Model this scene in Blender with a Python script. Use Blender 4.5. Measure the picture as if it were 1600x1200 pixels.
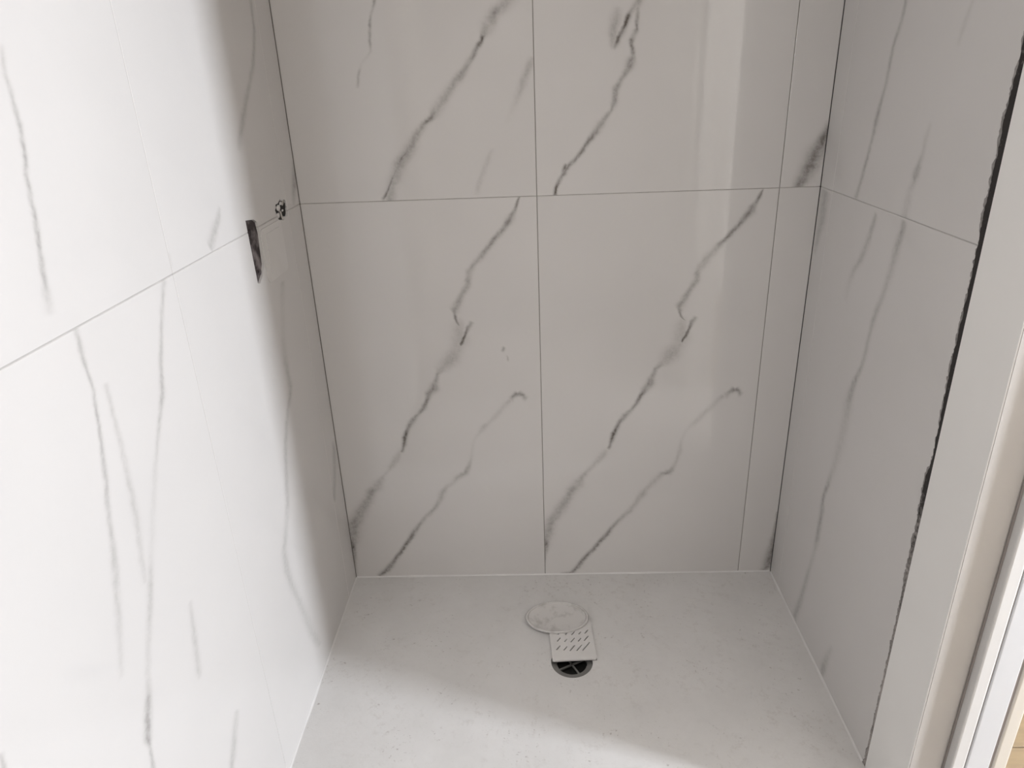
import bpy, bmesh, math, random
from mathutils import Vector
random.seed(7)
EXPO = 0.67
VW, VS = 1.2, 1.15
WIN_LOC, WIN_TGT, WIN_W, WIN_H = (3.35, -1.74, 1.32), (0.0, -0.9, 0.9), 0.29, 0.95
WIN_P, WIN_C = 104.0, (0.87, 0.92, 1.0)
FILL_LOC, FILL_TGT, FILL_S = (0.0, -2.0, 2.36), (0.0, -1.85, 0.0), 0.6
FILL_P, FILL_C = 8.3, (1.0, 0.965, 0.945)
JAMB_FILL_P = 42.0
S = bpy.context.scene
for o in list(bpy.data.objects):
    bpy.data.objects.remove(o)
COL = S.collection

# ------------------------------------------------------------ camera
cd = bpy.data.cameras.new('camera')
cam = bpy.data.objects.new('camera', cd)
COL.objects.link(cam)
cam.location = (-0.0099, -1.8236, 1.4397)
cam.rotation_euler = (1.1644, 0.0365, 0.0232)
cd.sensor_width = 36.0
cd.lens = 36.0 * 1113.1 / 1600.0
cd.clip_start = 0.02
S.camera = cam

# ------------------------------------------------------------ world, exposure
w = bpy.data.worlds.new('world')
S.world = w
w.use_nodes = True
w.node_tree.nodes['Background'].inputs[0].default_value = (0.75, 0.85, 1.0, 1)
w.node_tree.nodes['Background'].inputs[1].default_value = 0.6
S.view_settings.view_transform = 'Standard'
S.view_settings.look = 'None'
S.view_settings.gamma = 1.0
S.view_settings.use_curve_mapping = False
S.view_settings.exposure = EXPO

def area(name, loc, target, sx, sy, power, col):
    ld = bpy.data.lights.new(name, 'AREA')
    ld.shape = 'RECTANGLE'
    ld.size = sx
    ld.size_y = sy
    ld.energy = power
    ld.color = col
    o = bpy.data.objects.new(name, ld)
    o.location = loc
    d = Vector(target) - Vector(loc)
    o.rotation_euler = d.to_track_quat('-Z', 'Y').to_euler()
    COL.objects.link(o)
    return o

# daylight through the window of the room beyond the doorway
area('window_daylight', WIN_LOC, WIN_TGT, WIN_W, WIN_H, WIN_P, WIN_C)
# added fill light below the ceiling, lifts the shaded walls and tray
area('room_fill_light', FILL_LOC, FILL_TGT, FILL_S, FILL_S, FILL_P, FILL_C)
# light added in the neighbouring room to brighten the far jamb's reflection
area('jamb_fill_light', (1.75, -0.15, 2.3), (0.85, -1.5, 1.3), 0.35, 0.35, JAMB_FILL_P, (1.0, 0.97, 0.94))

# ------------------------------------------------------------ printed veins
# per tile: [start x, start z, direction, length], then (run, offset, half width, darkness)
VEINS = {
 'B00': [
  [[0.5571,1.167,-0.4607,-0.8875,0.3799],[[0.0,0.0,0.0024,0.5],[0.0446,-0.001,0.004,0.6],[0.1141,-0.0046,0.0064,0.5],[0.1784,-0.0018,0.0113,0.6],[0.2394,0.0017,0.0081,0.5],[0.3493,0.013,0.0082,0.55],[0.4353,0.0198,0.0082,0.45],[0.4806,0.0248,0.0099,0.4],[0.5541,0.0323,0.0083,0.35],[0.6124,0.0352,0.01,0.35],[0.6948,0.025,0.0101,0.38],[0.7794,0.0274,0.0101,0.38],[0.8358,0.0273,0.0102,0.42],[0.9052,0.0289,0.0136,0.4],[0.9378,0.0216,0.0069,0.6],[0.9686,0.0128,0.007,0.7],[1.0,0.0,0.0053,0.6]]],
  [[0.4173,0.8398,-0.4601,-0.8879,0.0774],[[0.0,0.0,0.0069,0.4],[0.2414,0.0011,0.0069,0.55],[0.453,0.0015,0.0052,0.7],[0.7096,0.0003,0.0052,0.9],[0.8923,-0.0002,0.007,0.85],[1.0,0.0,0.0035,0.2]]],
  [[0.3859,0.8605,-0.4296,-0.903,0.4614],[[0.0,0.0,0.0103,0.0],[0.0655,-0.012,0.0208,0.2],[0.1289,-0.0274,0.026,0.25],[0.2016,-0.0294,0.0209,0.22],[0.2746,-0.0276,0.023,0.33],[0.361,-0.0127,0.0179,0.25],[0.403,-0.0068,0.0071,0.4],[0.4533,-0.0119,0.0089,0.4],[0.4976,-0.0139,0.0144,0.55],[0.5462,-0.007,0.0108,0.5],[0.5952,-0.0097,0.0072,0.7],[0.6479,-0.0092,0.0091,0.55],[0.7035,-0.0012,0.0074,0.45],[0.7652,0.0078,0.0092,0.5],[0.821,0.0101,0.0073,0.55],[0.8928,0.008,0.0074,0.9],[0.927,0.0022,0.0074,0.65],[0.969,-0.0008,0.0056,0.6],[1.0,0.0,0.0056,0.1]]],
  [[0.1912,0.4607,-0.3917,-0.9201,0.4955],[[0.0,0.0,0.0112,0.05],[0.1325,0.0091,0.0113,0.25],[0.1915,0.0179,0.0077,0.12],[0.251,0.0269,0.0115,0.25],[0.3169,0.031,0.0174,0.3],[0.3544,0.0415,0.0154,0.5],[0.4126,0.041,0.0173,0.4],[0.4773,0.0478,0.0194,0.4],[0.5517,0.0534,0.0214,0.42],[0.6315,0.0584,0.0253,0.5],[0.7127,0.051,0.0237,0.45],[0.7905,0.038,0.0141,0.7],[0.9062,0.0175,0.0102,0.5],[1.0,-0.0,0.0082,0.3]]],
  [[0.5119,0.6042,0.7265,0.6872,0.0308],[[0.0,0.0,0.0111,0.1],[0.4412,-0.0032,0.0075,0.45],[1.0,-0.0,0.0095,0.75]]],
  [[0.5343,0.6253,0.8009,-0.5988,0.0307],[[0.0,0.0,0.0097,0.7],[0.4917,-0.0035,0.0077,0.5],[1.0,-0.0,0.0094,0.2]]],
  [[0.512,0.6062,-0.589,-0.8082,0.7459],[[0.0,0.0,0.0075,0.3],[0.0454,0.0034,0.0094,0.14],[0.0935,0.0058,0.0095,0.16],[0.1206,0.01,0.0077,0.12],[0.1515,0.0146,0.0095,0.22],[0.1882,0.0144,0.0075,0.1],[0.2215,0.0138,0.0074,0.06],[0.2637,0.0002,0.0074,0.08],[0.2977,-0.0117,0.0075,0.15],[0.3287,-0.0198,0.0076,0.35],[0.3628,-0.0249,0.0098,0.45],[0.3843,-0.0171,0.0103,0.35],[0.4044,-0.0108,0.01,0.3],[0.4331,-0.0108,0.0101,0.15],[0.4588,-0.0026,0.008,0.2],[0.497,-0.0045,0.0116,0.3],[0.5337,-0.0123,0.0097,0.3],[0.5849,-0.0131,0.0081,0.35],[0.6277,-0.0075,0.0081,0.3],[0.6747,-0.0058,0.0081,0.4],[0.7276,-0.0066,0.01,0.55],[0.7641,-0.009,0.0081,0.75],[0.8138,-0.0102,0.0082,0.7],[0.8657,-0.0097,0.0082,0.7],[0.9166,-0.0109,0.0104,0.6],[0.9595,-0.0084,0.0107,0.65],[1.0,0.0,0.0088,0.5]]],
  [[0.5022,0.764,-0.5617,-0.8273,0.0133],[[0.0,0.0,0.0053,0.4],[1.0,0.0,0.0053,0.35]]],
  [[0.5082,0.7395,0.077,-0.997,0.0152],[[0.0,0.0,0.0035,0.2],[1.0,0.0,0.0035,0.3]]],
 ],
 'B10': [
  [[0.5593,1.1626,-0.456,-0.89,0.3772],[[0.0,0.0,0.0025,0.5],[0.0349,-0.0011,0.005,0.6],[0.0983,-0.0016,0.0067,0.5],[0.1534,-0.0018,0.0118,0.65],[0.2054,0.0026,0.0102,0.55],[0.2778,0.008,0.0068,0.65],[0.3362,0.013,0.0068,0.7],[0.3914,0.019,0.0069,0.7],[0.4638,0.0268,0.0104,0.35],[0.5407,0.0339,0.0121,0.32],[0.6453,0.0388,0.0103,0.35],[0.7131,0.0292,0.0103,0.4],[0.8009,0.0307,0.0088,0.4],[0.8639,0.0322,0.0106,0.4],[0.9317,0.0327,0.012,0.45],[0.9685,0.0207,0.0066,0.6],[0.9913,0.0098,0.0066,0.65],[1.0,-0.0,0.005,0.4]]],
  [[0.4154,0.8368,-0.4105,-0.9119,0.0804],[[0.0,0.0,0.0072,0.4],[0.2263,0.0018,0.0071,0.55],[0.4861,0.0004,0.0053,0.7],[0.7278,-0.0002,0.0054,0.9],[0.882,0.0011,0.0054,0.85],[1.0,0.0,0.0036,0.2]]],
  [[0.3827,0.8467,-0.4292,-0.9032,0.4502],[[0.0,0.0,0.0102,0.0],[0.066,-0.0124,0.0205,0.2],[0.1227,-0.0264,0.0261,0.25],[0.1822,-0.0293,0.0217,0.22],[0.2485,-0.0259,0.024,0.33],[0.3186,-0.0193,0.0188,0.25],[0.3778,-0.0058,0.0075,0.4],[0.4292,-0.0101,0.009,0.4],[0.4734,-0.0127,0.013,0.55],[0.5282,-0.0096,0.0113,0.5],[0.5687,-0.0071,0.0075,0.8],[0.6306,-0.0075,0.0075,0.6],[0.6829,-0.0034,0.0077,0.45],[0.7405,0.0055,0.0097,0.5],[0.7993,0.0104,0.0076,0.6],[0.8423,0.0088,0.0076,0.7],[0.8873,0.0088,0.0075,0.95],[0.9277,0.0039,0.0075,0.65],[0.97,0.0005,0.0057,0.6],[1.0,0.0,0.0058,0.15]]],
  [[0.1912,0.4463,-0.4241,-0.9056,0.4587],[[0.0,0.0,0.0118,0.05],[0.0931,0.008,0.012,0.25],[0.1808,0.0197,0.0101,0.2],[0.2517,0.0292,0.01,0.32],[0.3255,0.03,0.0181,0.3],[0.3754,0.0382,0.0161,0.45],[0.4322,0.0366,0.0159,0.4],[0.4946,0.0402,0.0182,0.38],[0.5622,0.043,0.0183,0.35],[0.6384,0.0484,0.0182,0.4],[0.696,0.0451,0.0198,0.4],[0.7775,0.0369,0.0178,0.4],[0.8264,0.029,0.0138,0.6],[0.9014,0.018,0.0079,0.5],[1.0,-0.0,0.004,0.2]]],
  [[0.5086,0.6005,0.7782,0.6281,0.0361],[[0.0,0.0,0.0119,0.1],[0.5504,-0.001,0.0079,0.45],[1.0,-0.0,0.0099,0.8]]],
  [[0.5367,0.6232,0.6958,-0.7182,0.0278],[[0.0,0.0,0.009,0.75],[0.535,-0.0037,0.007,0.5],[1.0,-0.0,0.0086,0.2]]],
  [[0.5066,0.6045,-0.6008,-0.7994,0.7558],[[0.0,0.0,0.0079,0.3],[0.0479,0.0034,0.0099,0.14],[0.0931,0.0067,0.0099,0.18],[0.1441,0.0089,0.01,0.16],[0.1882,0.0136,0.0078,0.06],[0.2314,0.0026,0.0075,0.08],[0.2694,-0.0145,0.0094,0.2],[0.3166,-0.03,0.0077,0.18],[0.3512,-0.0375,0.0081,0.4],[0.3737,-0.0323,0.0109,0.5],[0.3874,-0.0215,0.0107,0.35],[0.4203,-0.0203,0.0124,0.2],[0.4647,-0.0186,0.0103,0.2],[0.5066,-0.02,0.0123,0.32],[0.5474,-0.023,0.0103,0.25],[0.5887,-0.0259,0.0106,0.28],[0.6417,-0.021,0.0086,0.35],[0.6884,-0.0193,0.0085,0.45],[0.739,-0.022,0.0085,0.65],[0.7893,-0.0217,0.0086,0.65],[0.8321,-0.0217,0.0087,0.6],[0.885,-0.0198,0.0087,0.7],[0.934,-0.0228,0.0087,0.65],[0.9714,-0.0215,0.0095,0.6],[1.0,0.0,0.0099,0.4]]],
 ],
 'B01': [
  [[0.5542,0.4483,-0.5864,-0.81,0.557],[[0.0,0.0,0.0165,0.35],[0.0599,0.0039,0.0164,0.35],[0.0981,0.0125,0.0139,0.5],[0.1451,0.0094,0.0171,0.3],[0.19,0.009,0.01,0.45],[0.2125,0.0062,0.0057,0.85],[0.2451,0.0068,0.0072,0.6],[0.2729,0.0057,0.0072,0.55],[0.3249,0.005,0.0087,0.35],[0.3655,0.0067,0.0101,0.5],[0.4137,0.0095,0.0116,0.35],[0.4837,0.0122,0.0131,0.35],[0.5354,0.0142,0.0147,0.3],[0.5823,0.0145,0.0088,0.6],[0.6065,0.019,0.0073,0.65],[0.6391,0.0225,0.0103,0.4],[0.6863,0.0249,0.012,0.45],[0.7611,0.0203,0.0151,0.42],[0.8088,0.0248,0.0151,0.5],[0.8467,0.0235,0.017,0.4],[0.8865,0.018,0.0171,0.35],[0.9299,0.0151,0.0157,0.35],[0.9713,0.0073,0.0159,0.4],[1.0,0.0,0.0161,0.4]]],
  [[0.293,0.1242,-0.5587,-0.8294,0.1449],[[0.0,0.0,0.0045,0.2],[0.2267,0.0072,0.0045,0.6],[0.4398,0.005,0.0046,0.4],[0.6555,0.0028,0.0047,0.6],[0.8335,-0.0,0.0047,0.7],[1.0,0.0,0.0047,0.5]]],
  [[0.2442,0.4603,-0.3129,-0.9498,0.2092],[[0.0,0.0,0.0043,0.6],[0.1002,-0.0014,0.0043,0.4],[0.1931,0.0006,0.0043,0.2],[0.2891,-0.0006,0.0044,0.5],[0.382,-0.0046,0.0044,0.35],[0.4591,-0.0064,0.0045,0.4],[0.5687,-0.0141,0.0043,0.15],[0.7246,0.0007,0.0043,0.05],[0.8514,0.0031,0.0044,0.3],[0.932,0.0013,0.0045,0.25],[1.0,0.0,0.0045,0.0]]],
  [[0.5971,0.3154,-0.4117,-0.9113,0.167],[[0.0,0.0,0.0088,0.25],[0.2224,0.0006,0.0104,0.3],[0.4451,-0.0001,0.0105,0.22],[0.6287,0.0004,0.0091,0.1],[1.0,0.0,0.0092,0.0]]],
  [[0.4952,0.1172,-0.3926,-0.9197,0.1196],[[0.0,0.0,0.0062,0.05],[0.2494,0.0023,0.0078,0.15],[0.5212,0.0022,0.0078,0.14],[0.7968,0.002,0.0079,0.16],[1.0,0.0,0.008,0.05]]],
 ],
 'B11': [
  [[0.2459,0.4396,-0.4758,-0.8796,0.1307],[[0.0,0.0,0.0101,0.4],[0.1203,-0.0026,0.0101,0.5],[0.2342,-0.0013,0.01,0.35],[0.3635,0.0039,0.0072,0.45],[0.447,0.0026,0.0073,1.0],[0.5532,0.0013,0.0059,0.9],[0.6601,-0.0,0.0073,0.65],[0.7776,0.0013,0.0073,0.75],[0.9087,-0.0,0.0074,0.5],[1.0,-0.0,0.0059,0.1]]],
  [[0.2367,0.4145,-0.4194,-0.9078,0.4609],[[0.0,0.0,0.0058,0.3],[0.0501,-0.0116,0.0058,0.45],[0.0945,-0.0202,0.0059,0.55],[0.1261,-0.0194,0.0074,0.35],[0.1568,-0.0199,0.0074,0.65],[0.1881,-0.0304,0.0073,0.65],[0.213,-0.0378,0.0089,0.45],[0.2443,-0.0384,0.012,0.55],[0.2824,-0.0388,0.009,0.45],[0.3351,-0.0341,0.0075,0.4],[0.3858,-0.0322,0.0091,0.5],[0.4433,-0.0418,0.0092,0.45],[0.483,-0.0422,0.0061,0.35],[0.5281,-0.037,0.0077,0.4],[0.5765,-0.0324,0.0108,0.45],[0.649,-0.0244,0.0077,0.65],[0.7213,-0.0178,0.0062,0.7],[0.7813,-0.0099,0.0062,0.55],[0.817,-0.0019,0.0063,0.6],[0.8623,0.0007,0.0063,0.6],[0.9049,0.0039,0.0064,0.45],[0.9541,0.006,0.0048,0.9],[0.9832,0.0017,0.0064,0.8],[1.0,0.0,0.0032,0.3]]],
  [[0.1921,0.4136,-0.11,-0.9939,0.0894],[[0.0,0.0,0.0116,0.1],[0.2904,0.0009,0.0132,0.3],[0.5857,0.0033,0.0118,0.35],[0.822,0.0021,0.0088,0.3],[1.0,-0.0,0.0059,0.1]]],
  [[0.0728,0.0766,-0.3008,-0.9537,0.0268],[[0.0,0.0,0.0047,0.2],[0.4094,-0.0001,0.0063,0.7],[1.0,-0.0,0.0048,0.3]]],
 ],
 'B21': [
  [[0.1196,0.1642,-0.422,-0.9066,0.1867],[[0.0,0.0,0.0096,0.4],[0.1687,0.0009,0.0145,0.7],[0.2999,0.0029,0.0145,0.75],[0.4261,0.0022,0.0194,0.65],[0.5537,0.0014,0.0227,0.6],[0.6963,-0.0009,0.0212,0.65],[0.8062,-0.0029,0.0198,0.5],[0.9095,-0.0004,0.0166,0.6],[1.0,0.0,0.0133,0.5]]],
 ],
 'B20': [
  [[0.0968,0.2172,-0.0889,-0.996,0.2193],[[0.0,0.0,0.0038,0.3],[0.3114,-0.0079,0.0077,0.5],[0.5241,-0.0113,0.0138,0.6],[0.7411,-0.0128,0.0181,0.7],[0.9076,-0.01,0.017,0.6],[1.0,0.0,0.0136,0.5]]],
 ],
 'L01': [
  [[0.3442,0.3292,-0.1794,-0.9838,0.3038],[[0.0,0.0,0.005,0.2],[0.0682,0.0035,0.0053,0.35],[0.1551,0.0005,0.0055,0.4],[0.2322,-0.0036,0.0056,0.55],[0.323,-0.0068,0.0055,0.6],[0.4649,-0.0028,0.0055,0.6],[0.5483,-0.0026,0.0056,0.5],[0.6207,-0.0045,0.0056,0.65],[0.8052,-0.0008,0.0057,0.65],[0.8681,-0.0014,0.0069,0.55],[0.9441,-0.001,0.0103,0.3],[1.0,0.0,0.0104,0.15]]],
 ],
 'L11': [
  [[0.5786,0.4609,-0.5764,-0.8172,0.3684],[[0.0,0.0,0.0116,0.4],[0.0504,-0.0096,0.0117,0.45],[0.1685,-0.0333,0.0113,0.5],[0.2829,-0.0395,0.0098,0.5],[0.4091,-0.0395,0.0114,0.45],[0.5325,-0.0292,0.0102,0.4],[0.6527,-0.0191,0.0128,0.45],[0.811,-0.0084,0.0129,0.45],[0.9199,-0.0018,0.0133,0.35],[1.0,-0.0,0.011,0.15]]],
  [[0.2273,0.0687,-0.7882,-0.6155,0.0969],[[0.0,0.0,0.0068,0.2],[0.3047,-0.0022,0.0107,0.45],[0.6402,-0.0003,0.0144,0.45],[1.0,0.0,0.0144,0.4]]],
  [[-0.001,0.0356,-0.3463,-0.9381,0.04],[[0.0,0.0,0.0061,0.3],[0.5069,-0.002,0.0081,0.5],[1.0,0.0,0.008,0.5]]],
 ],
 'L21': [
  [[0.0995,0.0994,-0.4974,-0.8675,0.1069],[[0.0,0.0,0.0146,0.3],[0.2097,-0.0056,0.0191,0.6],[0.4377,-0.0067,0.0222,0.65],[0.6822,-0.0031,0.0172,0.5],[1.0,0.0,0.013,0.2]]],
 ],
 'L10': [
  [[0.4893,1.0202,-0.1822,-0.9833,0.9531],[[0.0,0.0,0.0161,0.35],[0.03,0.0129,0.0207,0.2],[0.0912,0.0261,0.021,0.14],[0.1524,0.0392,0.021,0.2],[0.1927,0.0375,0.0203,0.3],[0.2268,0.0294,0.0158,0.38],[0.2615,0.0211,0.0174,0.42],[0.2834,0.0321,0.0164,0.42],[0.3106,0.0535,0.0161,0.35],[0.3384,0.0704,0.0167,0.4],[0.3959,0.0957,0.0167,0.4],[0.4569,0.1088,0.0166,0.4],[0.5197,0.118,0.0168,0.4],[0.5699,0.1368,0.0212,0.3],[0.6285,0.171,0.0205,0.4],[0.6803,0.1685,0.0202,0.4],[0.7278,0.1509,0.0196,0.35],[0.7732,0.1269,0.0184,0.3],[0.8132,0.1048,0.022,0.3],[0.8652,0.0799,0.0237,0.3],[0.9303,0.0518,0.0236,0.3],[1.0,0.0,0.0161,0.2]]],
 ],
 'L20': [
  [[0.0717,0.5003,-0.3723,-0.9281,0.1751],[[0.0,0.0,0.0116,0.2],[0.1643,-0.0097,0.0188,0.45],[0.5336,-0.009,0.0193,0.4],[0.89,0.0043,0.0191,0.4],[1.0,0.0,0.0177,0.1]]],
 ],
 'L00': [
  [[0.329,1.169,-0.2367,-0.9716,0.4936],[[0.0,0.0,0.0076,0.35],[0.0373,-0.0027,0.0064,0.45],[0.0925,-0.0075,0.0063,0.6],[0.1339,-0.0141,0.0051,0.5],[0.1795,-0.0204,0.0053,0.5],[0.2596,-0.022,0.0054,0.65],[0.3226,-0.0226,0.0055,0.55],[0.4309,-0.0215,0.007,0.5],[0.5389,-0.0177,0.007,0.45],[0.6146,-0.0188,0.0084,0.45],[0.7163,-0.0158,0.0101,0.4],[0.8177,-0.0113,0.0102,0.3],[0.9095,-0.0064,0.0088,0.25],[1.0,0.0,0.0089,0.1]]],
  [[0.5687,1.1654,-0.4699,-0.8827,0.757],[[0.0,0.0,0.0094,0.35],[0.0471,0.0026,0.0075,0.4],[0.1151,0.0045,0.0076,0.45],[0.1821,0.0046,0.0076,0.5],[0.2373,-0.0027,0.0095,0.6],[0.2749,0.002,0.0074,0.5],[0.3146,0.0065,0.0074,0.4],[0.4055,0.0151,0.0092,0.22],[0.5453,0.0201,0.0108,0.15],[0.6077,0.0219,0.0107,0.35],[0.6518,0.0206,0.0107,0.4],[0.7314,0.0236,0.0107,0.25],[0.7927,0.0236,0.0104,0.25],[0.8429,0.0204,0.0104,0.65],[0.8791,0.0211,0.0123,0.75],[0.9221,0.0199,0.0113,0.8],[0.9444,0.0122,0.0059,0.5],[1.0,0.0,0.0077,0.6]]],
  [[0.356,1.0751,-0.1192,-0.9929,0.3084],[[0.0,0.0,0.007,0.3],[0.1851,-0.004,0.0071,0.3],[0.3779,-0.0081,0.0088,0.3],[0.5392,-0.008,0.009,0.35],[0.705,-0.0078,0.0094,0.3],[0.8957,-0.0001,0.0095,0.25],[1.0,0.0,0.0092,0.2]]],
  [[0.4129,0.6536,-0.2016,-0.9795,0.1436],[[0.0,0.0,0.008,0.2],[0.3253,0.0007,0.0101,0.35],[0.863,0.002,0.0122,0.35],[1.0,-0.0,0.0096,0.1]]],
  [[0.4665,0.3469,-0.6539,-0.7566,0.1148],[[0.0,0.0,0.0124,0.3],[0.2904,0.0004,0.0153,0.35],[0.6755,-0.002,0.0152,0.45],[1.0,0.0,0.0152,0.4]]],
  [[0.0096,0.7875,-0.141,-0.99,0.0253],[[0.0,0.0,0.0046,0.5],[1.0,0.0,0.0047,0.5]]],
 ],
 'R11': [
  [[0.2136,0.3942,-0.2121,-0.9772,0.4007],[[0.0,0.0,0.0078,0.35],[0.0517,-0.0051,0.0079,0.5],[0.1244,-0.007,0.008,0.4],[0.211,-0.0003,0.0081,0.5],[0.2969,-0.0016,0.0084,0.5],[0.3942,-0.0082,0.0084,0.4],[0.4911,-0.0048,0.0085,0.5],[0.5849,-0.0061,0.0116,0.6],[0.6814,-0.0075,0.0088,0.4],[0.7831,-0.0061,0.0089,0.5],[0.8883,-0.0046,0.0089,0.45],[1.0,0.0,0.012,0.4]]],
  [[0.3833,0.1734,-0.1776,-0.9841,0.1815],[[0.0,0.0,0.0065,0.1],[0.1429,0.0015,0.0089,0.2],[0.2937,-0.0025,0.0089,0.25],[0.4014,0.0009,0.011,0.4],[0.5077,0.0023,0.0135,0.6],[0.5953,0.0032,0.0111,0.3],[0.7036,0.0075,0.0139,0.2],[0.8341,0.0042,0.0168,0.2],[1.0,0.0,0.0194,0.35]]],
  [[0.4427,0.3615,-0.2907,-0.9568,0.0679],[[0.0,0.0,0.0077,0.15],[0.4846,0.0003,0.0079,0.18],[1.0,0.0,0.006,0.1]]],
 ],
 'R10': [
  [[0.2352,1.1529,-0.3642,-0.9313,0.2275],[[0.0,0.0,0.0108,0.3],[0.1308,-0.0038,0.0108,0.45],[0.3176,-0.0066,0.0133,0.35],[0.4841,-0.004,0.0121,0.38],[0.6327,0.0078,0.0124,0.3],[0.794,0.0101,0.0148,0.15],[1.0,0.0,0.0158,0.06]]],
  [[0.3534,1.1602,-0.1818,-0.9833,1.1722],[[0.0,0.0,0.0121,0.4],[0.0156,-0.0026,0.0118,0.55],[0.0365,-0.0004,0.0142,0.5],[0.0616,-0.0006,0.0146,0.4],[0.0966,-0.0014,0.0146,0.3],[0.1347,0.0026,0.0118,0.3],[0.1798,0.0129,0.0123,0.4],[0.2169,0.0137,0.0107,0.35],[0.2689,0.0086,0.0107,0.35],[0.3028,0.0137,0.0099,0.5],[0.3336,0.0219,0.0128,0.55],[0.3623,0.0249,0.0175,0.5],[0.4069,0.0174,0.0245,0.25],[0.458,0.0102,0.024,0.2],[0.5325,0.0091,0.0175,0.2],[0.5867,0.0158,0.0113,0.5],[0.6267,0.0204,0.0098,0.6],[0.6459,0.0119,0.0145,0.5],[0.6837,0.0048,0.0142,0.55],[0.7248,-0.004,0.0138,0.5],[0.7815,-0.0082,0.0131,0.2],[0.856,-0.0075,0.0131,0.35],[0.9345,-0.0067,0.0161,0.4],[1.0,0.0,0.0158,0.5]]],
  [[0.3729,0.1231,-0.232,-0.9727,0.1305],[[0.0,0.0,0.0093,0.1],[0.4573,0.0027,0.0149,0.3],[0.7618,0.0007,0.0159,0.5],[1.0,0.0,0.0105,0.3]]],
 ],
 'R00': [
  [[0.0337,1.1597,-0.1063,-0.9943,0.1652],[[0.0,0.0,0.0275,0.4],[0.2024,-0.0034,0.0278,0.45],[0.4335,-0.0088,0.0235,0.45],[0.6403,-0.0032,0.0192,0.4],[0.8443,-0.0014,0.0158,0.3],[1.0,-0.0,0.012,0.0]]],
 ],
}
# ------------------------------------------------------------ node helpers
def mat(name):
    m = bpy.data.materials.new(name)
    m.use_nodes = True
    nt = m.node_tree
    return m, nt, nt.nodes['Principled BSDF']

def math_n(nt, op, a, b=None, c=None, clamp=False):
    n = nt.nodes.new('ShaderNodeMath')
    n.operation = op
    n.use_clamp = clamp
    for i, v in enumerate((a, b, c)):
        if v is None:
            continue
        if isinstance(v, (int, float)):
            n.inputs[i].default_value = v
        else:
            nt.links.new(v, n.inputs[i])
    return n.outputs[0]

def noise_n(nt, vec, scale, detail=3.0, rough=0.55):
    n = nt.nodes.new('ShaderNodeTexNoise')
    n.inputs['Scale'].default_value = scale
    n.inputs['Detail'].default_value = detail
    n.inputs['Roughness'].default_value = rough
    nt.links.new(vec, n.inputs['Vector'])
    return n.outputs['Fac']

def mix_n(nt, fac, a, b):
    n = nt.nodes.new('ShaderNodeMix')
    n.data_type = 'RGBA'
    for sock, v in ((n.inputs['Factor'], fac), (n.inputs['A'], a), (n.inputs['B'], b)):
        pass
    ins = [s for s in n.inputs if s.name == 'Factor' and s.type == 'VALUE'][0]
    ia = [s for s in n.inputs if s.name == 'A' and s.type == 'RGBA'][0]
    ib = [s for s in n.inputs if s.name == 'B' and s.type == 'RGBA'][0]
    for sock, v in ((ins, fac), (ia, a), (ib, b)):
        if isinstance(v, (int, float)):
            sock.default_value = v
        elif isinstance(v, tuple):
            sock.default_value = (*v, 1) if len(v) == 3 else v
        else:
            nt.links.new(v, sock)
    return [s for s in n.outputs if s.type == 'RGBA'][0]

def rng(nt, v, a, b, c=0.0, d=1.0, smooth=False):
    n = nt.nodes.new('ShaderNodeMapRange')
    n.interpolation_type = 'SMOOTHSTEP' if smooth else 'LINEAR'
    nt.links.new(v, n.inputs[0])
    for i, k in enumerate((a, b, c, d)):
        n.inputs[i + 1].default_value = k
    return n.outputs[0]

def obj_coord(nt):
    return nt.nodes.new('ShaderNodeTexCoord').outputs['Object']

def set_bump(nt, bsdf, h, dist, strength=0.5):
    b = nt.nodes.new('ShaderNodeBump')
    b.inputs['Distance'].default_value = dist
    b.inputs['Strength'].default_value = strength
    nt.links.new(h, b.inputs['Height'])
    nt.links.new(b.outputs[0], bsdf.inputs['Normal'])

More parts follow.
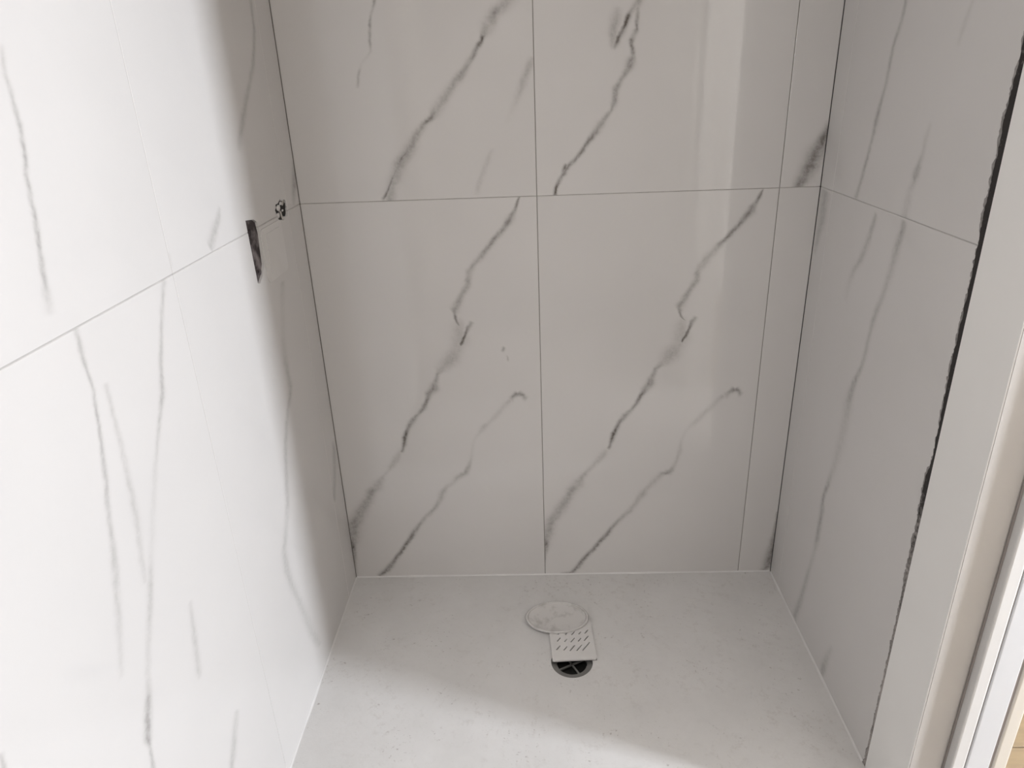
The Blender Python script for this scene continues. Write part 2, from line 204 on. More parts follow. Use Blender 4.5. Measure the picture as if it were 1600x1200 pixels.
SR, WR = 0.1, 0.05
def vein_mask(nt, co, vein, n1, n2):
    """one printed vein: centre line, half width and darkness follow curves along its run"""
    (px, pz, dx, dz, L), pts = vein
    def dot(x, z):
        n = nt.nodes.new('ShaderNodeVectorMath')
        n.operation = 'DOT_PRODUCT'
        nt.links.new(co, n.inputs[0])
        n.inputs[1].default_value = (x, 0, z)
        return n.outputs['Value']
    t = math_n(nt, 'MULTIPLY_ADD', dot(dx, dz), 1 / L, -(px * dx + pz * dz) / L)
    s = math_n(nt, 'SUBTRACT', dot(dz, -dx), px * dz - pz * dx)
    cv = nt.nodes.new('ShaderNodeRGBCurve')
    cb = nt.nodes.new('ShaderNodeCombineColor')
    for i in range(3):
        nt.links.new(t, cb.inputs[i])
    nt.links.new(cb.outputs[0], cv.inputs['Color'])
    for ci, f in ((0, lambda q: (q[1] + SR) / (2 * SR)), (1, lambda q: q[2] / WR), (2, lambda q: q[3])):
        c = cv.mapping.curves[ci]
        c.points[0].location = (0, f(pts[0]))
        c.points[1].location = (1, f(pts[-1]))
        for q in pts[1:-1]:
            c.points.new(q[0], f(q))
        for p in c.points:
            p.handle_type = 'AUTO_CLAMPED' if ci != 0 else 'VECTOR'
    cv.mapping.update()
    sp = nt.nodes.new('ShaderNodeSeparateColor')
    nt.links.new(cv.outputs[0], sp.inputs[0])
    wdt = math_n(nt, 'MULTIPLY', sp.outputs[1], WR * VW)
    cen = math_n(nt, 'MULTIPLY_ADD', sp.outputs[0], 2 * SR, -SR)
    dev = math_n(nt, 'SUBTRACT', s, cen)
    dev = math_n(nt, 'MULTIPLY_ADD', n1, 0.010, dev)
    dev = math_n(nt, 'SUBTRACT', dev, 0.005)
    x = math_n(nt, 'DIVIDE', dev, wdt)
    x2 = math_n(nt, 'MULTIPLY', x, x)
    g = math_n(nt, 'EXPONENT', math_n(nt, 'MULTIPLY', x2, -2.0))
    g = math_n(nt, 'MULTIPLY', g, sp.outputs[2])
    # soft ends
    e = math_n(nt, 'MINIMUM', t, math_n(nt, 'SUBTRACT', 1.0, t))
    e = math_n(nt, 'MULTIPLY_ADD', e, L / 0.006, 0.6, clamp=True)
    g = math_n(nt, 'MULTIPLY', g, e)
    return math_n(nt, 'MULTIPLY', g, n2)

TILE = (0.635, 0.615, 0.598)
VEIN_C = (0.115, 0.100, 0.088)
def marble_mat(key):
    m, nt, b = mat('marble_print_' + key.lower())
    co = obj_coord(nt)
    n1 = noise_n(nt, co, 38, 4, 0.6)
    n2 = rng(nt, noise_n(nt, co, 75, 3, 0.7), 0.3, 0.7, 0.62, 1.3)
    cloud = rng(nt, noise_n(nt, co, 3.0, 2), 0.3, 0.7)
    base = mix_n(nt, cloud, TILE, tuple(c * 0.965 for c in TILE))
    acc = None
    for v in VEINS.get(key, []):
        g = vein_mask(nt, co, v, n1, n2)
        acc = g if acc is None else math_n(nt, 'MAXIMUM', acc, g)
    if acc is not None:
        acc = math_n(nt, 'MULTIPLY', acc, VS * {'L': 0.52, 'R': 0.62, 'B': 0.92}[key[0]], clamp=True)
        base = mix_n(nt, acc, base, VEIN_C)
    nt.links.new(base, b.inputs['Base Color'])
    b.inputs['Roughness'].default_value = 0.055
    b.inputs['IOR'].default_value = 1.58
    return m

def plain(name, col, rough=0.5, var=0.06, scale=12, bump=0.0, bscale=60):
    m, nt, b = mat(name)
    co = obj_coord(nt)
    f = rng(nt, noise_n(nt, co, scale), 0.3, 0.7)
    nt.links.new(mix_n(nt, f, col, tuple(c * (1 - var) for c in col)), b.inputs['Base Color'])
    b.inputs['Roughness'].default_value = rough
    if bump:
        set_bump(nt, b, noise_n(nt, co, bscale, 5), bump)
    return m

def mottled(name, ca, cb_, scale, lo, hi, rough=0.8, bump=0.002):
    m, nt, b = mat(name)
    co = obj_coord(nt)
    n = noise_n(nt, co, scale, 4, 0.6)
    nt.links.new(mix_n(nt, rng(nt, n, lo, hi), ca, cb_), b.inputs['Base Color'])
    b.inputs['Roughness'].default_value = rough
    set_bump(nt, b, n, bump)
    return m

M = {}
M['grout'] = plain('grey_grout', (0.42, 0.40, 0.375), 0.9, 0.25, 40)
M['joint'] = plain('narrow_joint', (0.15, 0.135, 0.12), 0.9, 0.3, 40)
M['corner'] = plain('corner_joint', (0.27, 0.25, 0.22), 0.9, 0.3, 9)
M['mortar'] = plain('mortar_backing', (0.12, 0.11, 0.10), 0.95, 0.3, 20)
M['plaster'] = plain('cream_plaster', (0.74, 0.71, 0.67), 0.75, 0.04, 6, 0.0006, 90)
M['white_trim'] = plain('white_painted_trim', (0.84, 0.825, 0.80), 0.45, 0.03, 5, 0.0003, 60)
M['beige'] = plain('beige_reveal', (0.46, 0.435, 0.41), 0.6, 0.05, 5, 0.0003, 60)
M['cream'] = plain('cream_edge', (0.60, 0.56, 0.50), 0.4, 0.03, 5)
M['cool_white'] = plain('cool_white_panel', (0.57, 0.575, 0.59), 0.35, 0.02, 5)
M['lining'] = plain('warm_white_lining', (0.60, 0.59, 0.58), 0.35, 0.02, 5)
M['gap'] = plain('shadow_gap', (0.30, 0.27, 0.25), 0.8, 0.1, 8)
M['bead'] = plain('white_silicone', (0.68, 0.665, 0.65), 0.4, 0.05, 30)
M['plate'] = plain('pale_plate', (0.66, 0.64, 0.622), 0.25, 0.03, 20)
M['dirt'] = mottled('black_and_plaster_dirt', (0.012, 0.010, 0.009), (0.55, 0.52, 0.48), 48, 0.56, 0.62)
M['valve'] = mottled('dark_brown_cavity', (0.018, 0.010, 0.010), (0.20, 0.17, 0.165), 28, 0.42, 0.68)
M['metal'] = plain('dull_drain_metal', (0.20, 0.195, 0.185), 0.35, 0.15, 40)
M['metal'].node_tree.nodes['Principled BSDF'].inputs['Metallic'].default_value = 0.5
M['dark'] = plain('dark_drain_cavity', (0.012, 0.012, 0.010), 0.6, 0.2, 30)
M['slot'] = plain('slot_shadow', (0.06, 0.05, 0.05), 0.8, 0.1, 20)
M['brass'] = plain('dull_brass', (0.35, 0.28, 0.16), 0.4, 0.1, 20)

# ragged black sealant
m, nt, b = mat('black_ragged_sealant')
co = obj_coord(nt)
sx = nt.nodes.new('ShaderNodeSeparateXYZ'); nt.links.new(co, sx.inputs[0])
big = noise_n(nt, co, 7, 3, 0.6)
fine = noise_n(nt, co, 140, 3, 0.7)
f = math_n(nt, 'ADD', math_n(nt, 'MULTIPLY', big, 0.5), math_n(nt, 'MULTIPLY', fine, 0.5))
hi = rng(nt, sx.outputs[2], 0.45, 0.85, 0.15, -0.10)
f = math_n(nt, 'ADD', f, hi)
nt.links.new(mix_n(nt, rng(nt, f, 0.50, 0.72), (0.016, 0.012, 0.011), (0.36, 0.33, 0.31)), b.inputs['Base Color'])
b.inputs['Roughness'].default_value = 0.7
M['sealant'] = m

# shower tray: pale resin, fine slate relief, scattered stains
m, nt, b = mat('pale_resin_tray')
co = obj_coord(nt)
a = rng(nt, noise_n(nt, co, 5, 6, 0.7), 0.35, 0.7)
col = mix_n(nt, a, (0.68, 0.665, 0.65), (0.62, 0.605, 0.588))
spot = rng(nt, noise_n(nt, co, 42, 5, 0.75), 0.52, 0.78)
zone = rng(nt, noise_n(nt, co, 6, 3), 0.44, 0.60)
st = math_n(nt, 'MULTIPLY', math_n(nt, 'MULTIPLY', spot, zone), 0.50)
col = mix_n(nt, st, col, (0.40, 0.36, 0.33))
fleck = rng(nt, noise_n(nt, co, 85, 4, 0.7), 0.60, 0.68)
patch = rng(nt, noise_n(nt, co, 9, 2), 0.50, 0.60)
col = mix_n(nt, math_n(nt, 'MULTIPLY', math_n(nt, 'MULTIPLY', fleck, patch), 0.6), col, (0.25, 0.21, 0.19))
nt.links.new(col, b.inputs['Base Color'])
b.inputs['Roughness'].default_value = 0.55
set_bump(nt, b, noise_n(nt, co, 55, 8, 0.65), 0.0012, 0.5)
M['tray'] = m
M['tray_cover'] = plain('pale_resin_cover', (0.70, 0.68, 0.66), 0.45, 0.05, 30)
M['tray_cap'] = mottled('stained_resin_cap', (0.45, 0.43, 0.41), (0.63, 0.61, 0.59), 26, 0.30, 0.50, 0.5, 0.0008)

# warm wooden floor of the next room
m, nt, b = mat('honey_wood_planks')
co = obj_coord(nt)
mp = nt.nodes.new('ShaderNodeMapping'); mp.inputs['Scale'].default_value = (1.5, 22, 1)
nt.links.new(co, mp.inputs[0])
g = rng(nt, noise_n(nt, mp.outputs[0], 2.0, 5), 0.3, 0.7)
nt.links.new(mix_n(nt, g, (0.20, 0.145, 0.08), (0.14, 0.10, 0.055)), b.inputs['Base Color'])
b.inputs['Roughness'].default_value = 0.4
M['wood'] = m
M['floor_tile'] = plain('grey_floor_tile', (0.45, 0.43, 0.41), 0.4, 0.1, 6)
M['ceiling'] = plain('white_ceiling', (0.82, 0.80, 0.77), 0.9, 0.02, 4)

# ------------------------------------------------------------ mesh helpers
def link(name, bm, m, parent=None, loc=None, rz=0.0, smooth=False):
    me = bpy.data.meshes.new(name)
    bmesh.ops.recalc_face_normals(bm, faces=bm.faces)
    bm.to_mesh(me); bm.free()
    if smooth:
        for p in me.polygons:
            p.use_smooth = True
    o = bpy.data.objects.new(name, me)
    COL.objects.link(o)
    if m:
        me.materials.append(m)
    if loc is not None:
        o.location = loc
    o.rotation_euler = (0, 0, rz)
    if parent:
        o.parent = parent
    return o

def add_box(bm, a, b, bev=0.0):
    r = bmesh.ops.create_cube(bm, size=1.0)
    vs = r['verts']
    for v in vs:
        v.co = Vector((a[i] + (v.co[i] + 0.5) * (b[i] - a[i]) for i in range(3)))
    if bev:
        es = list({e for v in vs for e in v.link_edges})
        bmesh.ops.bevel(bm, geom=es, offset=bev, segments=2 if bev > 0.001 else 1, affect='EDGES', profile=0.5)

def boxes(name, lst, m, parent=None, bev=0.0, **k):
    bm = bmesh.new()
    for a, b in lst:
        add_box(bm, a, b, bev)
    return link(name, bm, m, parent, **k)

def prism(bm, outline, y0, y1, axis='y'):
    """extrude a closed 2-D outline along an axis (x, y or z)"""
    def P(u, v, t):
        return {'x': (t, u, v), 'y': (u, t, v), 'z': (u, v, t)}[axis]
    A = [bm.verts.new(P(u, v, y0)) for u, v in outline]
    B = [bm.verts.new(P(u, v, y1)) for u, v in outline]
    n = len(outline)
    bm.faces.new(A); bm.faces.new(B[::-1])
    for i in range(n):
        bm.faces.new((A[i], A[(i + 1) % n], B[(i + 1) % n], B[i]))

def structure(o):
    o['kind'] = 'structure'
    return o

def tag(o, label, cat, group=None):
    o['label'] = label; o['category'] = cat
    if group:
        o['group'] = group
    return o

def cut(o, bm):
    """really cut a shape out of a mesh (the cutter is removed again)"""
    me = bpy.data.meshes.new('tmp')
    bmesh.ops.recalc_face_normals(bm, faces=bm.faces)
    bm.to_mesh(me); bm.free()
    c = bpy.data.objects.new('tmp', me)
    COL.objects.link(c)
    bpy.context.view_layer.update()
    c.matrix_world = o.matrix_world
    md = o.modifiers.new('b', 'BOOLEAN')
    md.operation = 'DIFFERENCE'; md.object = c; md.solver = 'EXACT'
    bpy.context.view_layer.update()
    dg = bpy.context.evaluated_depsgraph_get()
    new = bpy.data.meshes.new_from_object(o.evaluated_get(dg))
    o.modifiers.clear()
    old = o.data
    o.data = new
    bpy.data.meshes.remove(old)
    bpy.data.objects.remove(c)
    bpy.data.meshes.remove(me)

def empty(name, loc, parent=None):
    o = bpy.data.objects.new(name, None)
    o.empty_display_size = 0.05
    o.location = loc
    COL.objects.link(o)
    if parent:
        o.parent = parent
    return o

# ------------------------------------------------------------ dimensions
H = 1.165          # height of the joint between the two rows of tiles
TOP = 2.365
CEIL = 2.40
T = 0.008          # tile thickness
G = 0.0009         # half joint
FL = -0.045        # bathroom floor
YD0, YD1 = -0.82, -1.56   # doorway in the right wall
HEAD = 2.06
X0, X1 = -0.6, 0.7

# ------------------------------------------------------------ room shell
wb = structure(boxes('wall_back', [((X0 - 0.1, T, FL), (X1 + 0.19, 0.12, CEIL))], M['mortar']))
wl = structure(boxes('wall_left', [((X0 - 0.12, -3.2, FL), (X0 - T, T, CEIL))], M['mortar']))
wr = structure(boxes('wall_right', [((X1 + T, -0.676, FL), (X1 + 0.17, T, CEIL)),
                                    ((X1 + 0.062, YD0, FL), (X1 + 0.17, -0.676, CEIL)),
                                    ((X1, -3.2, FL), (X1 + 0.17, YD1, CEIL)),
                                    ((X1, YD1, HEAD), (X1 + 0.17, YD0, CEIL))], M['plaster']))
structure(boxes('wall_front', [((X0 - 0.12, -3.3, FL), (3.5, -3.2, CEIL))], M['plaster']))
structure(boxes('ceiling', [((X0 - 0.12, -3.3, CEIL), (3.5, 0.9, CEIL + 0.1))], M['ceiling']))
fl = structure(boxes('floor', [((X0 - 0.12, -3.2, FL - 0.05), (X1 + 0.17, 0.12, FL))], M['mortar']))
k = 0
for iy in range(5):
    for ix in range(3):
        xa = X0 + ix * 0.45; xb = min(xa + 0.447, X1)
        ya = -0.735 - iy * 0.5
        boxes('tile', [((xa + 0.001, max(ya - 0.497, -3.199), FL + 0.0002), (xb - 0.001, ya, FL + 0.008))], M['floor_tile'], fl, bev=0.0008)
boxes('threshold', [((X1 + 0.001, YD1 + 0.03, FL + 0.0002), (X1 + 0.17, YD0 - 0.024, FL + 0.006))], M['beige'], fl, bev=0.001)
# plaster on the left wall past the tiles
boxes('plaster', [((X0 - T, -3.2, FL), (X0 - 0.002, -1.90, CEIL))], M['plaster'], wl)
boxes('plaster', [((X0 - T, -1.90, TOP + 0.001), (X0 - 0.002, 0, CEIL))], M['plaster'], wl)

# the neighbouring room that the daylight comes from
XH = 3.3
wo, wp, wz0, wz1 = WIN_LOC[1] - WIN_W / 2, WIN_LOC[1] + WIN_W / 2, WIN_LOC[2] - WIN_H / 2, WIN_LOC[2] + WIN_H / 2
structure(boxes('wall_window_side', [((XH, -3.2, FL - 0.05), (XH + 0.2, wo, CEIL)), ((XH, wp, FL - 0.05), (XH + 0.2, 0.8, CEIL)),
                                     ((XH, wo, FL - 0.05), (XH + 0.2, wp, wz0)), ((XH, wo, wz1), (XH + 0.2, wp, CEIL))], M['plaster']))
structure(boxes('wall_far', [((X1 + 0.17, 0.8, FL - 0.05), (XH + 0.2, 0.9, CEIL))], M['plaster']))
fw = structure(boxes('floor_hall', [((X1 + 0.17, -3.2, FL - 0.05), (XH, 0.8, FL - 0.012))], M['mortar']))
y = -3.2
r = 0
while y < 0.79:
    x = X1 + 0.172 - (r % 3) * 0.3
    while x < XH:
        xa, xb = max(x, X1 + 0.172), min(x + 0.9, XH - 0.002)
        if xb - xa > 0.05:
            boxes('plank', [((xa + 0.001, y + 0.001, FL - 0.0118), (xb - 0.001, min(y + 0.129, 0.799), FL))], M['wood'], fw, bev=0.001)
        x += 0.9
    y += 0.13
    r += 1

# ------------------------------------------------------------ tiles
def tile(key, kind, start, width, z0, z1, parent, inset=(G, G)):
    bm = bmesh.new()
    add_box(bm, (inset[0], 0, G), (width - inset[1], T, z1 - z0 - G), 0.0007)
    m = marble_mat(key)
    if kind == 'B':
        return link('tile', bm, m, parent, (start, 0, z0))
    if kind == 'L':
        return link('tile', bm, m, parent, (X0, start, z0), math.radians(90))
    return link('tile', bm, m, parent, (X1, start, z0), math.radians(-90))

rows = [(0.0, H), (H, TOP)]
tl = {}
for i, (a, wd) in enumerate([(-0.6, 0.6), (0.0, 0.6), (0.6, 0.1)]):
    for j, (z0, z1) in enumerate(rows):
        tile('B%d%d' % (i, j), 'B', a, wd, z0, z1, wb, (0.0012 if i == 0 else G, 0.0012 if i == 2 else G))
for i, (a, wd) in enumerate([(-1.298, 0.6), (-0.698, 0.6), (-0.098, 0.098)]):
    for j, (z0, z1) in enumerate(rows):
        tl[i, j] = tile('L%d%d' % (i, j), 'L', a, wd, z0, z1, wl, (G, 0.0006 if i == 2 else G))
for j, (z0, z1) in enumerate(rows):
    tile('L9%d' % j, 'L', -1.898, 0.6, z0, z1, wl)
for i, (a, wd) in enumerate([(0.0, 0.076), (-0.076, 0.6)]):
    for j, (z0, z1) in enumerate(rows):
        tile('R%d%d' % (i, j), 'R', a, wd, z0, z1, wr, (0.0006 if i == 0 else G, 0.0 if i == 1 else G))

# joints: dark narrow upright joints on the back wall, paler grout elsewhere
d0, d1 = 0.0012, T
boxes('joint', [((x - G, d0, 0.001), (x + G, d1, TOP)) for x in (0.0, 0.6)] +
      [((X0 + 0.0001, 0.0004, 0.001), (X0 + 0.0012, d1, TOP))], M['corner'], wb)
boxes('grout', [((X0 + 0.002, 0.0006, H - G), (X1 - 0.002, d1, H + G))], M['grout'], wb)
M['pale_grout'] = plain('pale_grout', (0.46, 0.44, 0.42), 0.9, 0.12, 40)
gl = boxes('grout', [((X0 - d1, yy - G, 0.001), (X0 - 0.0006, yy + G, TOP)) for yy in (-1.298, -0.698, -0.098)] +
           [((X0 - d1, -1.898, H - G), (X0 - 0.0006, -0.002, H + G))], M['pale_grout'], wl)
boxes('grout', [((X1 + 0.0006, -0.076 - G, 0.001), (X1 + d1, -0.076 + G, TOP)),
                ((X1 + 0.0006, -0.676, H - G), (X1 + d1, -0.002, H + G))], M['pale_grout'], wr)

# ------------------------------------------------------------ openings in the left wall
def ragged(cx, cz, rx, rz, n=26, amp=0.16, seed=3):
    rr = random.Random(seed)
    out = []
    for i in range(n):
        a = 2 * math.pi * i / n
        k_ = 1 + rr.uniform(-amp, amp)
        out.append((cx + rx * k_ * math.cos(a), cz + rz * k_ * math.sin(a)))
    return out
valve = [(-0.363, 1.190), (-0.357, 1.056), (-0.346, 1.053), (-0.322, 1.066), (-0.306, 1.085), (-0.302, 1.12),
         (-0.298, 1.15), (-0.303, 1.176), (-0.318, 1.184), (-0.338, 1.187)]
pipe = ragged(-0.137, 1.1745, 0.043, 0.0225)
def to_local(o, pts):
    # tile local: x = world y - start, z = world z - z0
    return [(u - o.location.y, v - o.location.z) for u, v in pts]
for j in (0, 1):
    for outl in (valve, pipe):
        bm = bmesh.new()
        prism(bm, to_local(tl[1, j], outl), -0.01, T + 0.01, 'y')
        cut(tl[1, j], bm)
for outl in (valve, pipe):
    bm = bmesh.new()
    prism(bm, outl, X0 - 0.02, X0 + 0.01, 'x')
    cut(gl, bm)

vc = empty('mixer_opening', (X0, -0.33, 1.12))
tag(vc, 'dark slot left open in the left tiled wall for a shower mixer', 'wall opening')
bm = bmesh.new()
prism(bm, [((u + 0.33) * 0.985, (v - 1.12) * 0.985) for u, v in valve], -T + 0.0002, -0.0045, 'x')
link('cavity_back', bm, M['valve'], vc)
rr = random.Random(5)
for (u, v, s) in ((-0.010, 0.040, 0.011), (-0.018, 0.016, 0.010), (0.004, -0.045, 0.010), (-0.014, -0.022, 0.008)):
    bm = bmesh.new()
    r_ = bmesh.ops.create_icosphere(bm, subdivisions=2, radius=1.0)
    for q in r_['verts']:
        kk = 1 + rr.uniform(-0.2, 0.2)
        q.co = Vector((-0.0045 + q.co.x * 0.002, u + q.co.y * s * kk, v + q.co.z * s * 0.8 * kk))
    link('mortar_lump', bm, M['valve'], vc, smooth=True)

po = empty('pipe_opening', (X0, -0.137, 1.1745))
tag(po, 'small ragged round hole with black dirt, left wall beside the back corner', 'wall opening')
bm = bmesh.new()
prism(bm, [((u + 0.137) * 0.985, (v - 1.1745) * 0.985) for u, v in pipe], -T + 0.0002, -0.004, 'x')
link('cavity_back', bm, M['dirt'], po)
for s_, (u, v, s) in enumerate(((-0.012, 0.006, 0.013), (0.006, 0.013, 0.008), (-0.022, -0.010, 0.011), (0.012, -0.004, 0.005))):
    bm = bmesh.new()
    r_ = bmesh.ops.create_icosphere(bm, subdivisions=2, radius=1.0)
    rr = random.Random(s_)
    for q in r_['verts']:
        kk = 1 + rr.uniform(-0.22, 0.22)
        q.co = Vector((-0.004 + q.co.x * 0.003, u + q.co.y * s * kk, v + q.co.z * s * 0.55 * kk))
    link('plaster_lump', bm, M['plate'], po, smooth=True)

def rounded_rect(w_, h_, r_, n=5):
    out = []
    for cx, cy, a0 in ((w_ / 2 - r_, h_ / 2 - r_, 0), (-w_ / 2 + r_, h_ / 2 - r_, 90), (-w_ / 2 + r_, -h_ / 2 + r_, 180), (w_ / 2 - r_, -h_ / 2 + r_, 270)):
        for i in range(n + 1):
            a = math.radians(a0 + 90 * i / n)
            out.append((cx + r_ * math.cos(a), cy + r_ * math.sin(a)))
    return out
cp = empty('cover_plate', (X0, -0.228, 1.098))
tag(cp, 'pale flush cover plate on the left tiles between the dark slot and corner', 'cover plate')
bm = bmesh.new()
prism(bm, rounded_rect(0.136, 0.118, 0.012), 0.0001, 0.0016, 'x')
link('plate', bm, M['plate'], cp)
bm = bmesh.new()
prism(bm, [(u + 0.004, v) for u, v in rounded_rect(0.10, 0.09, 0.010)], 0.0016, 0.0026, 'x')
link('raised_panel', bm, M['plate'], cp)

# ------------------------------------------------------------ right side: trim, reveal, door frame
t1 = structure(boxes('trim_1', [((X1 - 0.001, YD0, FL + 0.0), (X1 + 0.061, -0.6835, CEIL - 0.001))], M['white_trim'], bev=0.0008))
boxes('reveal', [((X1 + 0.001, YD0 - 0.0012, FL + 0.0), (X1 + 0.0605, YD0 - 0.0001, CEIL - 0.002))], M['beige'], t1)
df = structure(empty('door_1', (X1, YD0, FL)))
def strip(name, x0, x1, proud, m, bev=0.0015):
    z1 = HEAD - FL
    return boxes(name, [((x0, -proud, 0), (x1, -0.0005, z1))], m, df, bev=bev)
strip('frame_gap', 0.0620, 0.0650, 0.004, M['gap'], 0)
strip('frame_stop', 0.0652, 0.0895, 0.0215, M['lining'], 0.003)
strip('groove', 0.0896, 0.0935, 0.0165, M['gap'], 0)
strip('jamb_panel', 0.0936, 0.1370, 0.0200, M['cool_white'], 0.002)
strip('groove', 0.1371, 0.1435, 0.0165, M['gap'], 0)
strip('frame_edge', 0.1436, 0.1690, 0.0205, M['cream'], 0.003)
# head and far jamb of the same frame
boxes('frame_head', [((0.065, YD1 - YD0 + 0.03, HEAD - FL - 0.03), (0.169, -0.03, HEAD - FL - 0.0005))], M['lining'], df, bev=0.002)
boxes('far_jamb', [((0.04, YD1 - YD0 + 0.0005, 0), (0.169, YD1 - YD0 + 0.028, HEAD - FL - 0.0005))], M['white_trim'], df, bev=0.002)

# black ragged gap between the tile edge and the trim
prof = [(-0.04, 3), (0.0, 8), (0.03, 5), (0.06, 2.5), (0.10, 3.5), (0.18, 3), (0.26, 3.5), (0.34, 4), (0.42, 3.5), (0.47, 4), (0.52, 7), (0.56, 9), (0.60, 8),
        (0.64, 6), (0.67, 10), (0.70, 12), (0.745, 12), (0.765, 5), (0.80, 4), (0.86, 6), (0.90, 9), (0.97, 10), (1.03, 9), (1.10, 9),
        (1.17, 10), (1.22, 14), (1.30, 13), (1.36, 15), (1.42, 11), (1.50, 9), (1.7, 9), (2.0, 8), (2.36, 8)]
def pr(z):
    for (a, wa), (b_, wb_) in zip(prof, prof[1:]):
        if a <= z <= b_:
            return wa + (wb_ - wa) * (z - a) / (b_ - a)
    return 6
def ragged_strip(name, seed, gain, off, jag, x_out, m):
    bm = bmesh.new()
    rr = random.Random(seed)
    zz, prev, last = -0.005, None, 0
    while zz < 2.36:
        last = 0.5 * last + rr.uniform(-jag, jag)
        wv = max(0.6, pr(zz) * gain + off + last) * 0.001
        A = [(X1 - x_out, -0.6850, zz), (X1 - x_out, -0.6815 + wv, zz), (X1 - 0.0001, -0.6812 + wv, zz), (X1 + 0.004, -0.6850, zz)]
        A = [bm.verts.new(p) for p in A]
        if prev:
            for i in range(4):
                bm.faces.new((prev[i], prev[(i + 1) % 4], A[(i + 1) % 4], A[i]))
        else:
            bm.faces.new(A)
        prev = A
        zz += rr.uniform(0.002, 0.006)
    bm.faces.new(prev[::-1])
    return link(name, bm, m, wr)
ragged_strip('sealant_bead', 11, 0.82, 0.0, 1.4, 0.0012, M['sealant'])
ragged_strip('sealant_smear', 23, 1.15, 1.2, 2.8, 0.0003, plain('grey_smear', (0.33, 0.31, 0.295), 0.8, 0.5, 90))

# ------------------------------------------------------------ shower tray
TR0, TR1 = -0.722, -0.0012
tray = boxes('shower_tray', [((X0 + 0.0015, TR0, FL + 0.0002), (X1 - 0.0015, TR1, 0.0))], M['tray'])
tag(tray, 'pale textured resin shower tray fitted between the marble-look walls', 'shower tray')
DX, DY, DR = 0.064, -0.366, 0.0555
def circle(cx, cy, r_, n=48, rx=1.0):
    return [(cx + r_ * rx * math.cos(2 * math.pi * i / n), cy + r_ * math.sin(2 * math.pi * i / n)) for i in range(n)]
bm = bmesh.new()
prism(bm, circle(DX, DY, DR), -0.034, 0.02, 'z')
cut(tray, bm)
# drain fitting inside the hole
def ring(bm, r0, r1, z0, z1, n=48):
    V = []
    for i in range(n):
        a = 2 * math.pi * i / n
        c, s = math.cos(a), math.sin(a)
        V.append([bm.verts.new((r * c, r * s, z)) for r, z in ((r0, z0), (r1, z0), (r1, z1), (r0, z1))])
    for i in range(n):
        A, B = V[i], V[(i + 1) % n]
        for k_ in range(4):
            bm.faces.new((A[k_], A[(k_ + 1) % 4], B[(k_ + 1) % 4], B[k_]))
bm = bmesh.new(); ring(bm, 0.040, DR - 0.0003, -0.014, -0.0045)
dr = link('drain_ring', bm, M['metal'], tray, (DX, DY, 0), smooth=False)
bm = bmesh.new(); prism(bm, circle(0, 0, 0.052), -0.0338, -0.031, 'z')
link('drain_cup', bm, M['dark'], tray, (DX, DY, 0))
bm = bmesh.new(); ring(bm, 0.0405, 0.043, -0.031, -0.0142)
link('drain_wall', bm, M['dark'], tray, (DX, DY, 0))
bm = bmesh.new()
for ang in (118, 28):
    c, s = math.cos(math.radians(ang)), math.sin(math.radians(ang))
    hw = 0.0022
    out = [(c * 0.0405 - s * hw, s * 0.0405 + c * hw), (-c * 0.0405 - s * hw, -s * 0.0405 + c * hw), (-c * 0.0405 + s * hw, -s * 0.0405 - c * hw), (c * 0.0405 + s * hw, s * 0.0405 - c * hw)]
    prism(bm, out, -0.0125, -0.0085, 'z')
link('crossbar', bm, M['metal'], tray, (DX, DY, 0))

# silicone beads round the tray
bm = bmesh.new()
def bead(bm, p, q, d1, d2, s=0.0035):
    p, q = Vector(p), Vector(q)
    n = 14
    prev = None
    rr = random.Random(int(abs(p.x * 100)) + 3)
    for i in range(n + 1):
        c = p.lerp(q, i / n)
        k_ = s * (1 + rr.uniform(-0.25, 0.25))
        A = [bm.verts.new(c), bm.verts.new(c + Vector(d1) * k_), bm.verts.new(c + (Vector(d1) + Vector(d2)) * k_ * 0.42), bm.verts.new(c + Vector(d2) * k_)]
        if prev:
            for j in range(4):
                bm.faces.new((prev[j], prev[(j + 1) % 4], A[(j + 1) % 4], A[j]))
        else:
            bm.faces.new(A[::-1])
        prev = A
    bm.faces.new(prev)
bead(bm, (X0 + 0.002, -0.0002, 0.0002), (X1 - 0.002, -0.0002, 0.0002), (0, -1, 0), (0, 0, 1), 0.0036)
t2 = structure(link('trim_2', bm, M['bead']))
bm = bmesh.new()
bead(bm, (X1 - 0.0003, -0.004, 0.0002), (X1 - 0.0003, -0.672, 0.0002), (-1, 0, 0), (0, 0, 1), 0.0036)
structure(link('trim_3', bm, M['bead']))
bm = bmesh.new()
bead(bm, (X0 + 0.0003, -0.004, 0.0002), (X0 + 0.0003, -0.72, 0.0002), (1, 0, 0), (0, 0, 1), 0.0035)
structure(link('trim_4', bm, M['bead']))

# loose round cap lying behind the drain
cap = empty('round_disc', (0.030, -0.206, 0.0081))
tag(cap, 'shallow round stained disc lying on the back end of the slotted drain cover', 'disc')
def lathe(prof_, n=56, sx_=1.0, sy_=1.0):
    bm = bmesh.new()
    V = []
    for i in range(n):
        a = 2 * math.pi * i / n
        V.append([bm.verts.new((r * math.cos(a) * sx_, r * math.sin(a) * sy_, z)) for r, z in prof_])
    m_ = len(prof_)
    for i in range(n):
        A, B = V[i], V[(i + 1) % n]
        for j in range(m_ - 1):
            bm.faces.new((A[j], B[j], B[j + 1], A[j + 1]))
    bm.faces.new([V[i][0] for i in range(n)][::-1])
    bm.faces.new([V[i][-1] for i in range(n)])
    return bm
link('disc_plate', lathe([(0.086, 0.0001), (0.088, 0.002), (0.086, 0.004), (0.081, 0.0045), (0.078, 0.003), (0.074, 0.0022)], sx_=1.04, sy_=0.74), M['tray_cap'], cap, smooth=True)
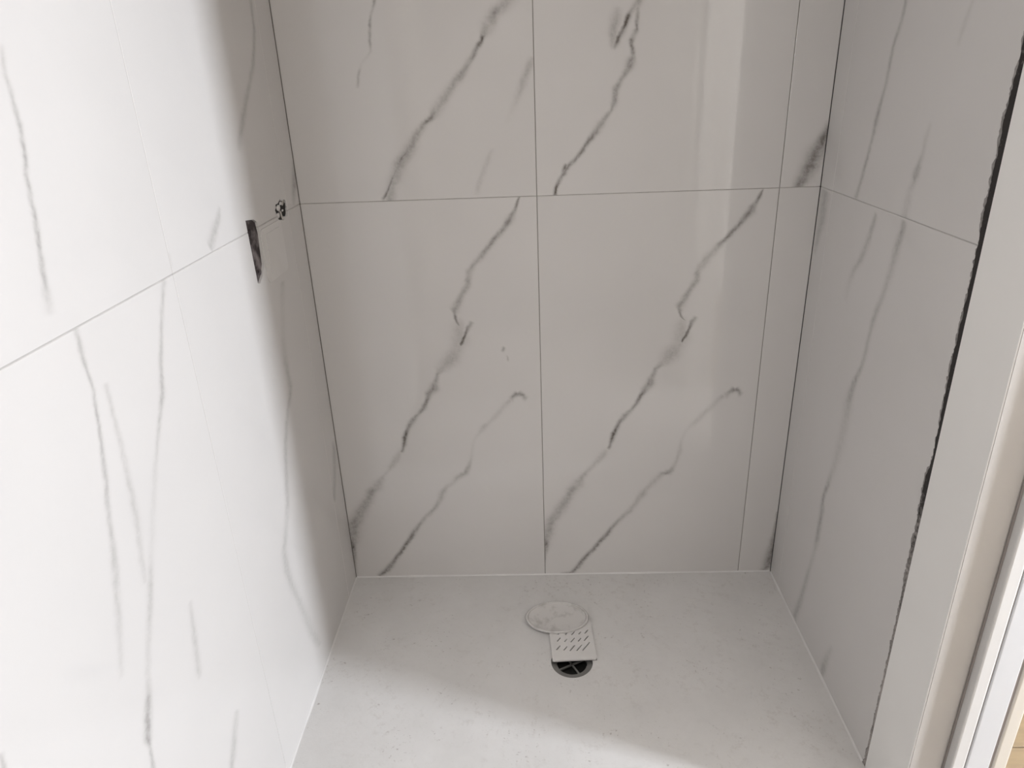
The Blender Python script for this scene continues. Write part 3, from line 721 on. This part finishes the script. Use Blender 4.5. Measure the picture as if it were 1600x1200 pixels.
bm = bmesh.new()
V = []
n = 56
for i in range(n):
    a = 2 * math.pi * i / n
    V.append([bm.verts.new((r * math.cos(a) * 1.04, r * math.sin(a) * 0.74, z)) for r, z in ((0.0795, 0.0042), (0.0815, 0.0062), (0.0855, 0.0062), (0.0875, 0.0038))])
for i in range(n):
    A, B = V[i], V[(i + 1) % n]
    for j in range(4):
        bm.faces.new((A[j], B[j], B[(j + 1) % 4], A[(j + 1) % 4]))
link('disc_rim', bm, M['tray_cap'], cap, smooth=True)

# slotted drain cover, pushed back so half the drain shows
cv = empty('drain_cover', (0.0660, -0.2585, 0.0032), None)
tag(cv, 'pale square drain cover with slanting slots, half uncovering the round drain', 'drain cover')
cv.rotation_euler = (0, 0, math.radians(3.0))
bm = bmesh.new()
prism(bm, rounded_rect(0.119, 0.215, 0.006), -0.0002, 0.0048, 'z')
pl = link('plate', bm, M['tray_cover'], cv)
slots = []
for r_i, (yy, ln) in enumerate(((-0.066, 0.034), (-0.036, 0.022), (-0.010, 0.018))):
    for i in range(5):
        L_ = ln * (0.55, 0.5, 0.75, 0.8, 1.1)[i] if r_i == 0 else ln * (0.8, 0.6, 0.9, 0.7, 1.0)[i]
        slots.append((-0.040 + i * 0.019 + r_i * 0.004, yy + (0.004 if i in (0, 4) else 0), L_, 52))
bm = bmesh.new()
for (sx_, sy_, L_, an) in slots:
    c, s = math.cos(math.radians(an)), math.sin(math.radians(an))
    hw = 0.0016
    out = [(sx_ + c * L_ / 2 - s * hw, sy_ + s * L_ / 2 + c * hw), (sx_ - c * L_ / 2 - s * hw, sy_ - s * L_ / 2 + c * hw),
           (sx_ - c * L_ / 2 + s * hw, sy_ - s * L_ / 2 - c * hw), (sx_ + c * L_ / 2 + s * hw, sy_ + s * L_ / 2 - c * hw)]
    prism(bm, out, -0.01, 0.02, 'z')
cut(pl, bm)
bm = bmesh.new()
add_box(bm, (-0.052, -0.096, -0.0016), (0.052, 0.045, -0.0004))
link('slot_shade_sheet', bm, M['slot'], cv)  # dark sheet beneath the slots, their shade put into its colour
bm = bmesh.new()
add_box(bm, (-0.060, -0.1065, -0.0030), (0.060, -0.101, -0.0004), 0.0004)
link('front_lip', bm, M['metal'], cv)
